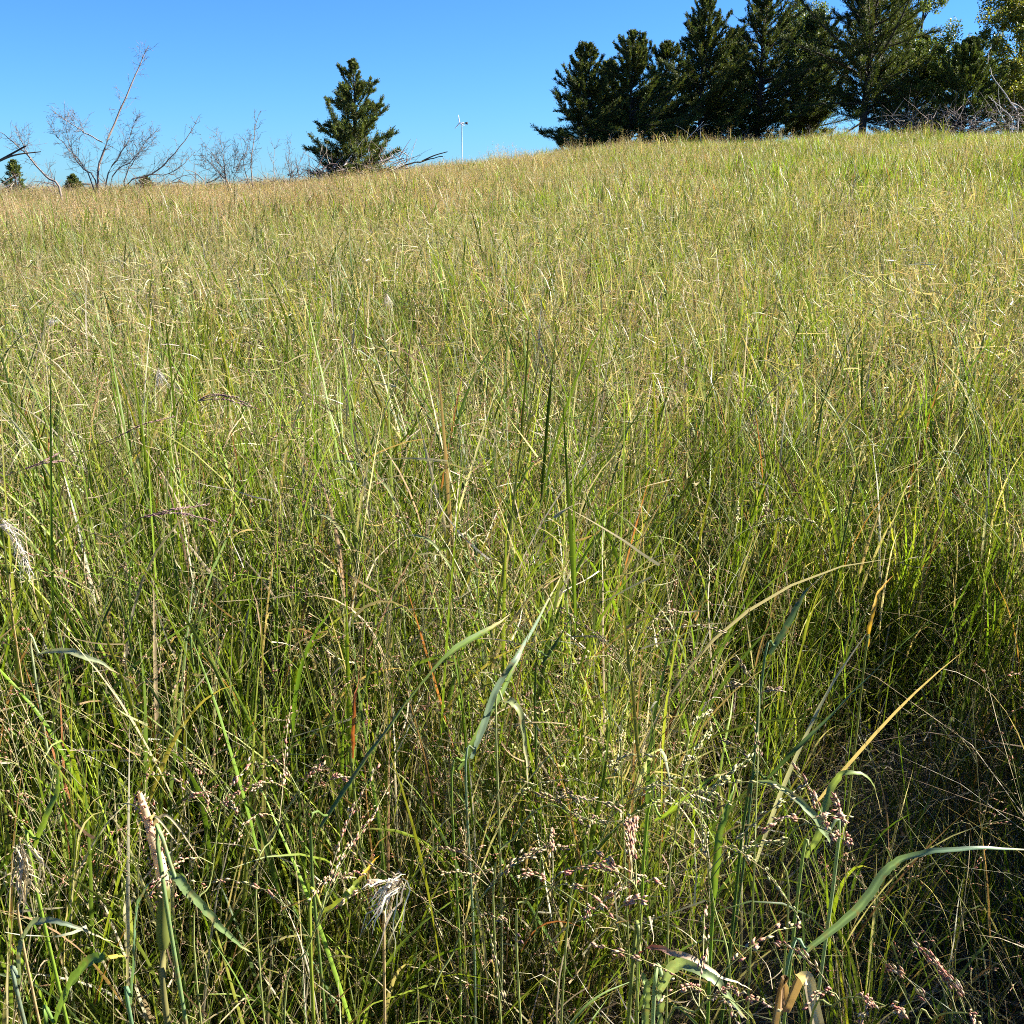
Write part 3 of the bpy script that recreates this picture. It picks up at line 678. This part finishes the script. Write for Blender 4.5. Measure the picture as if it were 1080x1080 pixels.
def cedar(label, px, base_d, top_py, width_px, seed, pal=CED, clear=.05, dens=1.0, lean=0.0, full=.75, open_=.3, gaps=.25, sink=0.0, fine=.64, group='dark cedars on the crest'):
    """juniper: pixel column, depth, pixel row of its tip, crown width in pixels"""
    r = np.random.default_rng(seed)
    q = at(px, 150, base_d); b = np.array([q[0], q[1], float(gz(q[0], q[1])) - sink])
    tip = at(px, top_py, base_d * (1 + 0 * px)); H = tip[2] - b[2]; Rm = width_px * base_d / F / 2
    t = thing('cedar_tree', label, 'tree', b, group)
    top = np.array([lean * H, 0, H])
    tp = spline([np.zeros(3), np.array([r.normal(0, .05), r.normal(0, .05), H * .35]), np.array([lean * H * .6, r.normal(0, .05), H * .7]), top], 14)
    G = Geo(); R0 = max(.05, H * .018)
    tubes(G, tp[None], (R0 * (1 - np.linspace(0, 1, 14) ** 1.1) + .008)[None], (.1, .08, .06), 8)
    G.obj('trunk', M_BARK, t)
    FG, LG = Geo(), Geo()
    nl = int(80 + H * 19)
    h = clear + (1 - clear) * np.sort(r.random(nl) ** 1.15); az = np.arange(nl) * 2.39996 + r.normal(0, .4, nl)
    prof = (1 - ((h - clear) / (1 - clear)) ** 1.25) ** full * (.62 + .38 * _sm(h, clear, clear + .22))
    sect = 1 + .35 * np.sin(az * 2 + r.uniform(0, 6)) * r.uniform(.3, 1) + .2 * np.sin(az * 3 + h * 9 + r.uniform(0, 6))
    ln = 1.22 * Rm * prof * sect * r.uniform(.42, 1.12, nl) + .15
    ln = np.where(r.random(nl) < open_ * .25, ln * 1.3, ln)
    el = R(0) + R(44) * h + r.normal(0, .28, nl)
    ln = np.minimum(ln, .03 * H + (1.0 - h) * H * .85)
    S = 9; tt = np.linspace(0, 1, S)
    th = el[:, None] + R(22) * tt[None] + np.cumsum(r.normal(0, .07, (nl, S)), 1)
    d = np.stack([np.cos(th) * np.cos(az)[:, None], np.cos(th) * np.sin(az)[:, None], np.sin(th)], -1)
    p0 = np.stack([np.interp(h, np.linspace(0, 1, 14), tp[:, k]) for k in range(3)], 1)
    LP = p0[:, None] + np.concatenate([np.zeros((nl, 1, 3)), np.cumsum(d[:, :-1], 1)], 1) * (ln / (S - 1))[:, None, None]
    tubes(LG, LP, (.006 + .012 * ln)[:, None] * np.linspace(1, .25, S)[None], (.1, .08, .06), 4)
    # branchlets along each limb, then foliage sprays along the branchlets
    nb = np.maximum(8, (ln * 46 * dens).astype(int)); who = np.repeat(np.arange(nl), nb); m = len(who)
    s = .12 + .88 * r.random(m) ** .8
    keep = vnoise(az[who] * 3 + h[who] * 17, s * 5, .9, seed) > gaps * .9
    who, s = who[keep], s[keep]; m = len(who)
    x = s * (S - 1.001); i = x.astype(int); f = (x - i)[:, None]
    bp = LP[who, i] * (1 - f) + LP[who, i + 1] * f
    dv = norm(d[who, i] * 1.15 + rdir(m, r) * .85 + np.array([0, 0, .35]))
    bl = (.11 + .36 * (1 - s) * r.random(m) + .11 * r.random(m)) * min(1.25, .55 + H * .1) * (.32 + .68 * (1 - h[who]) ** .8) + .16 * np.maximum(ln[who] - 1.2, 0) * (1.1 - s) * r.random(m)
    ns = 13; v = np.linspace(.05, 1, ns)
    sp = bp[:, None] + dv[:, None] * (bl[:, None] * v[None])[..., None] + rdir(m * ns, r).reshape(m, ns, 3) * .022
    sd_ = norm(dv[:, None] + rdir(m * ns, r).reshape(m, ns, 3) * .6).reshape(-1, 3)
    k = len(sd_); pc = palette(pal, m, .34, r) * 1.25; pc = np.repeat(pc, ns, 0) * np.exp(r.normal(0, .15, (k, 1)))  # tone varied per branchlet to stand in for sunlit olive patches
    kites(FG, sp.reshape(-1, 3), sd_, norm(np.cross(sd_, rdir(k, r))), r.uniform(.06, .14, k) * fine, r.uniform(.024, .046, k) * fine, pc)
    # leader shoots at the very top
    k = 60; u = r.random(k); c = tp[-1] - np.array([lean, 0, 1]) * (.10 * H * u)[:, None] + [0, 0, .03 * H] + rdir(k, r) * (.02 + .10 * u)[:, None] * [1, 1, .2]
    dd = norm(rdir(k, r) * .5 + [0, 0, .9]); kites(FG, c, dd, norm(np.cross(dd, rdir(k, r))), r.uniform(.08, .16, k) * (.6 + .4 * fine), r.uniform(.02, .04, k), palette(pal, k, .2, r))
    LG.obj('limbs', M_BARK, t)['kind'] = 'stuff'
    FG.obj('crown', M_CEDAR, t, smooth=False)
    return t

cedar('lone conical cedar standing apart on the skyline left of the grove', 376, 36, 70, 108, 8, clear=.04, full=1.05, gaps=.22, open_=1.0, dens=1.7, lean=.0, fine=.55, group=None)
cedar('lowest cedar at the left end of the grove with a ragged tip', 616, 47, 52, 84, 31, clear=.03, full=.85, gaps=.12, dens=1.3)
cedar('rounded cedar second from the left end of the grove', 664, 48, 42, 108, 22, clear=.04, full=.62, gaps=.1, dens=1.3)
cedar('broad pointed cedar third in the grove from its left end', 737, 49, 10, 116, 23, clear=.10, full=.72, gaps=.1, dens=1.25)
cedar('open-topped cedar with spread upper limbs, fourth in the grove', 797, 50, -8, 106, 24, clear=.14, full=.75, gaps=.25, open_=1, dens=1.05)
cedar('tallest cedar of the grove, its top outside the frame', 908, 47, -75, 150, 25, clear=.17, full=.62, gaps=.2, dens=1.1)
cedar('dark cedar filling the gap left of the tallest one', 852, 54, 22, 100, 26, clear=.18, full=.5, gaps=.18, dens=1.1)
cedar('sunlit olive-green cedar right of the tallest one', 1012, 46, 48, 104, 27, pal=CEDY, clear=.16, full=.66, gaps=.12, dens=1.25)
cedar('dark cedar at the right edge of the frame', 1082, 51, 60, 90, 28, clear=.1, full=.5, gaps=.12, dens=1.2)
cedar('shaded cedar between the tallest and the olive-green one', 962, 51, 46, 100, 29, clear=.12, full=.5, gaps=.15, dens=1.1)
cedar('low shaded cedar in the row behind the broad pointed one', 700, 53, 52, 90, 30, clear=.05, full=.45, gaps=.1, dens=1.2)
cedar('half-hidden cedar behind the first two at the left end of the grove', 641, 52, 70, 90, 32, clear=.03, full=.6, gaps=.1, dens=1.2)
cedar('half-hidden cedar behind the pointed and the open-topped ones', 768, 54, 40, 92, 33, clear=.06, full=.6, gaps=.1, dens=1.2)
cedar('tiny cedar tip poking over the grass at the left edge', 11, 34, 172, 26, 41, clear=.1, full=1.2, gaps=.5, dens=.6, fine=.6, group='small cedar tips over the left skyline')
cedar('tiny cedar tip behind the bare dead tree', 72, 36, 187, 26, 42, clear=.1, full=1.2, gaps=.4, dens=.7, fine=.6, group='small cedar tips over the left skyline')
cedar('tiny cedar tip right of the bare dead tree trunk', 149, 38, 188, 26, 43, clear=.1, full=1.2, gaps=.4, dens=.7, fine=.6, group='small cedar tips over the left skyline')

def broadleaf(label, px, base_d, top_py, width_px, seed, pal, n_leaf=9000):
    r = np.random.default_rng(seed)
    q = at(px, 150, base_d); b = np.array([q[0], q[1], float(gz(q[0], q[1]))]); H = at(px, top_py, base_d)[2] - b[2]; Rm = width_px * base_d / F / 2
    t = thing('broadleaf_tree', label, 'tree', b, 'broadleaved trees behind the cedars')
    TG = Geo(); tp = spline([(0, 0, 0), (r.normal(0, .1), 0, H * .3), (r.normal(0, .25), r.normal(0, .2), H * .65), (0, 0, H * .93)], 14)
    tubes(TG, tp[None], (.14 * (1 - np.linspace(0, 1, 14)) + .015)[None], (.1, .08, .06), 8); TG.obj('trunk', M_BARK, t)
    LG = Geo(); ends = []
    for k in range(34):
        f = r.uniform(.28, .95); a = k * 2.4 + r.normal(0, .3); i = f * 12.9; s = tp[int(i)]
        L_ = Rm * math.sqrt(max(.05, 1 - (2 * (f - .55)) ** 2)) * r.uniform(.7, 1.1); e = R(15 + 50 * f)
        d = np.array([math.cos(a) * math.cos(e), math.sin(a) * math.cos(e), math.sin(e)])
        P = spline([s, s + d * L_ * .5 + r.normal(0, .08, 3), s + d * L_ + [0, 0, .1 * L_]], 8)
        tubes(LG, P[None], (np.linspace(.035, .008, 8))[None], (.1, .08, .06), 5)
        for u in (3, 4, 5, 6, 7, 7):
            ends.append(P[u] + r.normal(0, .22, 3))
            if u > 4:
                w = ends[-1]; tubes(LG, spline([P[u], (P[u] + w) / 2 + r.normal(0, .03, 3), w], 5)[None], np.linspace(.008, .004, 5)[None], (.1, .08, .06), 3)
    LG.obj('limbs', M_BARK, t)['kind'] = 'stuff'
    ends = np.array(ends); k = r.integers(0, len(ends), n_leaf)
    c = ends[k] + norm(r.normal(0, 1, (n_leaf, 3))) * (r.random(n_leaf) ** .5 * r.uniform(.22, .58, len(ends))[k])[:, None]
    d = norm(rdir(n_leaf, r) + np.array([0, 0, -.5])); FG = Geo()
    kites(FG, c, d, norm(np.cross(d, rdir(n_leaf, r))), r.uniform(.07, .13, n_leaf), r.uniform(.05, .085, n_leaf), palette(pal, n_leaf, .2, r))
    FG.obj('crown', M_TREELEAF, t, smooth=False)
    return t
DECID = [(.15, .21, .05, 4), (.11, .17, .045, 3), (.19, .23, .06, 2)]
DECY = [(.25, .27, .045, 4), (.19, .24, .045, 3), (.31, .28, .05, 2), (.15, .20, .04, 2)]
broadleaf('tall loose-leaved tree rising behind the tallest cedar', 962, 51, -40, 130, 51, DECID, 42000)
broadleaf('yellowing broadleaved tree behind the cedars at the right edge', 1062, 48, 2, 128, 52, DECY, 42000)
broadleaf('small round-topped leafy tree behind the grove left of the tallest cedar', 838, 54, 12, 80, 53, DECID, 22000)

# bare dead trees on the left skyline
def bare(name, label, d, limbs, group, seed, twigs=9, r0=.035, cat='dead tree'):
    r = np.random.default_rng(seed)
    p0 = at(*limbs[0][0], d); b = np.array([p0[0], p0[1], float(gz(p0[0], p0[1]))])
    t = thing(name, label, cat, b, group)
    for j, lm in enumerate(limbs):
        off = r.normal(0, .25)
        Q = [at(x, y, d + off * (k / max(len(lm) - 1, 1))) for k, (x, y) in enumerate(lm)]
        if j == 0: Q = [b - np.array([0, 0, .05])] + Q
        elif len(lm[0]) and lm[0][1] > 184: Q = [b + r.normal(0, .05, 3) * [1, 1, 0]] + Q
        S = 16; P = spline(Q, S); P[1:-1] += r.normal(0, .012, (S - 2, 3))
        G = Geo(); rr = r0 * (1 if j == 0 else .55) * r.uniform(.85, 1.15); col = np.array((.20, .16, .138)) * r.uniform(.75, 1.15)
        tubes(G, P[None], (rr * np.linspace(1, .12, S) ** .9 + .002)[None], col, 5)
        for _ in range(int(twigs * 3.2)):
            s = r.uniform(.3, .98); i = int(s * (S - 1.01)); o = P[i]
            tdir = norm(norm(P[i + 1] - P[i]) * .6 + rdir(1, r)[0] + np.array([0, 0, .25])); L_ = r.uniform(.18, .6) * (1.25 - s)+.1
            W = spline([o, o + tdir * L_ * .5 + r.normal(0, .03, 3), o + tdir * L_ + np.array([0, 0, .05]) + r.normal(0, .04, 3)], 6)
            tubes(G, W[None], np.linspace(.0055, .0024, 6)[None], col * .7, 3)
            for _ in range(4):
                k = r.integers(2, 6); o2 = W[k]; dd = norm(tdir + rdir(1, r)[0] * .9)
                tubes(G, spline([o2, o2 + dd * L_ * .25, o2 + dd * L_ * .45 + r.normal(0, .02, 3)], 4)[None], np.linspace(.004, .0018, 4)[None], col * .7, 3)
        G.obj('trunk' if j == 0 else 'limb', M_DEAD, t, b)
    return t
bare('bare_tree', 'tall bare dead tree with a leaning leader on the left skyline', 28,
     [[(104, 196), (106, 170), (117, 138), (130, 108), (142, 82), (150, 62), (157, 48)],
      [(112, 192), (123, 168), (135, 148), (142, 130), (148, 119)],
      [(100, 190), (88, 178), (78, 165), (72, 148), (69, 122)],
      [(96, 192), (84, 170), (65, 150), (50, 128)],
      [(108, 150), (90, 140), (72, 128), (56, 119)],
      [(118, 188), (138, 170), (152, 152), (168, 134)]], 'bare dead trees on the left skyline', 61, 12, .034)
bare('bare_tree', 'bare dead branch sweeping out right of the tall dead tree', 28,
     [[(134, 196), (160, 184), (178, 168), (195, 148), (210, 122)],
      [(150, 190), (175, 184), (192, 174), (206, 160)],
      [(132, 192), (140, 172), (150, 158), (165, 145)]], 'bare dead trees on the left skyline', 62, 9, .03)
bare('bare_tree', 'bare dead trunk leaning left at the left edge', 27,
     [[(62, 198), (48, 186), (32, 168), (15, 150), (-2, 138)],
      [(32, 168), (24, 152), (18, 140)]], 'bare dead trees on the left skyline', 63, 7, .03)
bare('bare_tree', 'bare dead sapling with a curved leader beside the lone cedar', 30,
     [[(266, 192), (265, 170), (267, 150), (270, 130), (275, 117)],
      [(262, 190), (257, 172), (262, 152), (266, 140)]], 'bare dead trees on the left skyline', 64, 6, .024)
bare('bare_bush', 'bare grey bush of many upright twigs left of the curved sapling', 30,
     [[(238, 193), (236, 172), (233, 155), (228, 140)], [(240, 193), (232, 175), (222, 160), (213, 148)],
      [(236, 193), (228, 178), (215, 166), (205, 158)], [(243, 193), (247, 172), (250, 155)], [(246, 193), (252, 176), (258, 160)], [(240, 193), (220, 180), (206, 172)]],
     'bare dead trees on the left skyline', 65, 8, .016, 'bush')
bare('bare_sapling', 'single thin bare stem between the curved sapling and the cedar', 30, [[(289, 192), (289, 175), (290, 152)]], 'thin bare stems by the lone cedar', 66, 4, .013, 'sapling')
bare('bare_sapling', 'thin bare stem with a crooked top just left of the cedar', 31, [[(306, 190), (305, 172), (307, 145)], [(312, 190), (315, 176), (321, 156)]], 'thin bare stems by the lone cedar', 67, 5, .013, 'sapling')

def dead_branch(label, pts, d, r0, r1, col, forks=(), name='dead_branch', ground_base=True, group=None):
    Q = [at(x, y, d) for x, y in pts]; b = foot(Q[0])
    t = thing(name, label, 'dead branch', b, group)
    G = Geo(); P = spline(([b] if ground_base else []) + Q, 20); P[1:-1] += rng.normal(0, r0 * .35, (18, 3))
    tubes(G, P[None], np.linspace(r0, r1, 20)[None], col, 6); G.obj('main_stem', M_DEAD, t, b)
    for fk in forks:
        G = Geo(); tubes(G, spline([at(x, y, d) for x, y in fk], 10)[None], np.linspace(r0 * .6, r1, 10)[None], col, 5); G.obj('fork', M_DEAD, t, b)
dead_branch('pale curved dead branch leaning against the cedars at right', [(1074, 124), (1066, 108), (1056, 93), (1047, 80), (1042, 62), (1046, 46)], 44.0, .035, .012, (.48, .43, .38), [[(1066, 108), (1075, 112), (1082, 118)]])
dead_branch('short pale dead stick slanting left of the curved dead branch', [(1068, 129), (1058, 116), (1049, 108), (1042, 101)], 43.8, .03, .012, (.50, .45, .40))
dead_branch('dark fallen branch rising from the grass right of the lone cedar', [(396, 184), (420, 177), (445, 170), (467, 165)], 35, .045, .015, (.07, .055, .045), [[(445, 170), (458, 164), (472, 160)]])
dead_branch('pale crossed dead sticks in front of the grove', [(722, 152), (733, 138), (742, 128)], 43, .025, .01, (.42, .36, .30), [[(730, 144), (720, 136), (712, 132)], [(735, 138), (742, 132), (748, 131)]])
# two dark stems slanting in at the left edge, close by
Q = [atz(-70, 250, 1.22), atz(-25, 190, 1.60), atz(0, 168, 1.66)]
b = np.array([at(-75, 300, 4.2)[0], at(-75, 300, 4.2)[1], 0.0]); b[2] = float(gz(b[0], b[1]))
t = thing('dead_sapling', 'dark bare stem with two prongs slanting in at the left edge', 'dead sapling', b)
q = [b, at(-62, 230, 4.2), at(-25, 182, 4.2), at(0, 169, 4.2)]
G = Geo(); tubes(G, spline(q + [at(27, 154, 4.2)], 24)[None], np.linspace(.008, .0035, 24)[None], (.06, .045, .035), 6); G.obj('main_stem', M_DEAD, t, b)
G = Geo(); tubes(G, spline([at(-14, 176, 4.2), at(14, 164, 4.2), at(43, 160, 4.2)], 14)[None], np.linspace(.0055, .002, 14)[None], (.12, .085, .06), 6); G.obj('prong', M_DEAD, t, b)

# tangled brush under the trees
def brush(label, x0, x1, d, hz, n, seed, cols, lens=(.5, 1.7)):
    r = np.random.default_rng(seed)
    px = r.uniform(x0, x1, n); dd = d + r.uniform(-1.3, 1.3, n)
    B = np.array([at(a, 150, e) for a, e in zip(px, dd)]); B[:, 2] = gz(B[:, 0], B[:, 1]) + r.uniform(.3, hz, n)
    az = r.uniform(0, TAU, n)
    P, T = paths(B, az, r.uniform(*lens, n), r.uniform(.4, 1.9, n), r.normal(.1, .5, n), 7, 1.2, .22, r)
    G = Geo(); tubes(G, P, r.uniform(.006, .020, (n, 1)) * np.linspace(1, .25, 8)[None], np.repeat(palette(cols, n, .2, r)[:, None], 8, 1), 4)
    tag(G.obj('brush', M_DEAD, origin=tuple(B.mean(0))), label, 'brush', kind='stuff')
WOOD = [(.26, .21, .18, 3), (.38, .33, .29, 2), (.16, .12, .10, 2)]
brush('tangled grey dead brush under the cedars at the right', 930, 1095, 44.5, 2.0, 620, 71, WOOD)
brush('low dead sticks and weeds along the foot of the grove', 590, 930, 45, 1.25, 420, 72, WOOD, (.4, 1.1))
brush('grey dead stems tangled round the foot of the lone cedar', 325, 432, 34.8, 1.5, 260, 73, WOOD, (.5, 1.2))
brush('thin bare twigs along the left skyline', -20, 330, 32, 1.3, 260, 74, [(.22, .175, .15, 3), (.17, .13, .11, 2)], (.4, 1.0))

# small wind turbine far beyond the crest
d = 300.0; c = at(487, 130, d); b = np.array([c[0], c[1], float(gz(c[0], c[1]))])
t = thing('wind_turbine', 'small pale wind turbine on a thin mast far beyond the crest', 'wind turbine', b)
H = c[2] - b[2]
G = Geo(); tubes(G, np.array([[(0, 0, z) for z in np.linspace(0, H, 8)]]), np.linspace(.24, .12, 8)[None], (.5, .5, .5), 10); G.obj('mast', M_STEEL, t)
G = Geo(); tubes(G, np.array([[(-.7, 0, H), (-.5, 0, H), (.5, 0, H), (.7, 0, H)]]), np.array([[.1, .25, .24, .08]]), (.5, .5, .5), 10); nac = G.obj('nacelle', M_STEEL, t)
G = Geo(); tubes(G, np.array([[(.6, 0, H), (.9, 0, H), (1.3, 0, H)]]), np.array([[.09, .08, .08]]), (.5, .5, .5), 8); boom = G.obj('tail_boom', M_STEEL, t)
G = Geo(); v = np.array([(1.0, y, H + z) for y in (-.04, .04) for z in (-.28, .28)] + [(1.75, y, H + z) for y in (-.04, .04) for z in (-.38, .38)])
G.add(v, np.array([[0, 1, 3, 2], [4, 6, 7, 5], [0, 2, 6, 4], [1, 5, 7, 3], [0, 4, 5, 1], [2, 3, 7, 6]]), (.1, .1, .1)); G.obj('tail_vane', M_BARK, boom, smooth=False)
for k in range(3):
    a = R(90 + 120 * k + 8); dv = np.array([0.0, math.cos(a), math.sin(a)]); dv = norm(dv + np.array([0, 0, 0])); hub = np.array([-.7, 0, H])
    # the rotor stands across the wind, turned part-way to the viewer
    yaw = R(50); rx = np.array([math.cos(a) * math.sin(yaw), -math.cos(a) * math.cos(yaw), math.sin(a)])
    G = Geo(); P = np.array([hub + rx * s for s in np.linspace(.1, 2.3, 8)])
    strip_w = np.linspace(.30, .10, 8); ax = np.array([math.cos(yaw), math.sin(yaw), 0.0]); s_ = norm(np.cross(rx, ax))
    V = np.concatenate([P - s_ * strip_w[:, None] / 2 - ax * .06, P + s_ * strip_w[:, None] / 2 - ax * .06, P + s_ * strip_w[:, None] / 2 + ax * .06, P - s_ * strip_w[:, None] / 2 + ax * .06])
    f = []
    for i in range(7):
        for j in range(4):
            f.append([j * 8 + i, ((j + 1) % 4) * 8 + i, ((j + 1) % 4) * 8 + i + 1, j * 8 + i + 1])
    f += [[0, 24, 16, 8], [7, 15, 23, 31]]
    G.add(V, np.array(f), (.8, .8, .8)); G.obj('blade', M_WHITE, nac, smooth=False)

# ------------------------------------------------------------------ light and sky
SUN_EL, SUN_AZ = R(33), R(76)            # azimuth clockwise from the view direction (+Y)
sd = np.array([math.sin(SUN_AZ) * math.cos(SUN_EL), math.cos(SUN_AZ) * math.cos(SUN_EL), math.sin(SUN_EL)])
ld = bpy.data.lights.new('sun', 'SUN'); ld.energy = 5.0; ld.angle = R(.53); ld.color = (1.0, .945, .85)
lo = bpy.data.objects.new('sun', ld); C.objects.link(lo)
from mathutils import Vector
lo.rotation_euler = Vector(sd).to_track_quat('Z', 'Y').to_euler()

w = bpy.data.worlds.new('World'); bpy.context.scene.world = w; w.use_nodes = True
N, L = w.node_tree.nodes, w.node_tree.links; N.clear()
sky = N.new('ShaderNodeTexSky'); sky.sky_type = 'NISHITA'; sky.sun_disc = False
sky.sun_elevation = SUN_EL; sky.sun_rotation = SUN_AZ; sky.altitude = 700; sky.air_density = 1.0; sky.dust_density = .15; sky.ozone_density = 2.0
bg = N.new('ShaderNodeBackground'); bg.inputs['Strength'].default_value = .05
tint = N.new('ShaderNodeMix'); tint.data_type = 'RGBA'; tint.blend_type = 'MULTIPLY'; tint.inputs[0].default_value = 1; tint.inputs[7].default_value = (.222, .478, .86, 1); L.new(sky.outputs[0], tint.inputs[6])
out = N.new('ShaderNodeOutputWorld'); L.new(tint.outputs[2], bg.inputs[0]); L.new(bg.outputs[0], out.inputs[0])

cd = bpy.data.cameras.new('camera'); cd.sensor_width = 36; cd.lens = 36 * F / 1080; cd.clip_start = .02; cd.clip_end = 8000
co = bpy.data.objects.new('camera', cd); C.objects.link(co); co.location = EYE; co.rotation_euler = (R(90) - PITCH, 0, 0)
s = bpy.context.scene; s.camera = co
s.view_settings.view_transform = 'Standard'; s.view_settings.look = 'None'; s.view_settings.gamma = 1; s.view_settings.exposure = 2.22
s.cycles.max_bounces = 4; s.cycles.diffuse_bounces = 3; s.cycles.glossy_bounces = 2; s.cycles.transmission_bounces = 3; s.cycles.use_adaptive_sampling = True; s.cycles.adaptive_threshold = .03; s.cycles.filter_width = 1.0; s.cycles.use_denoising = False
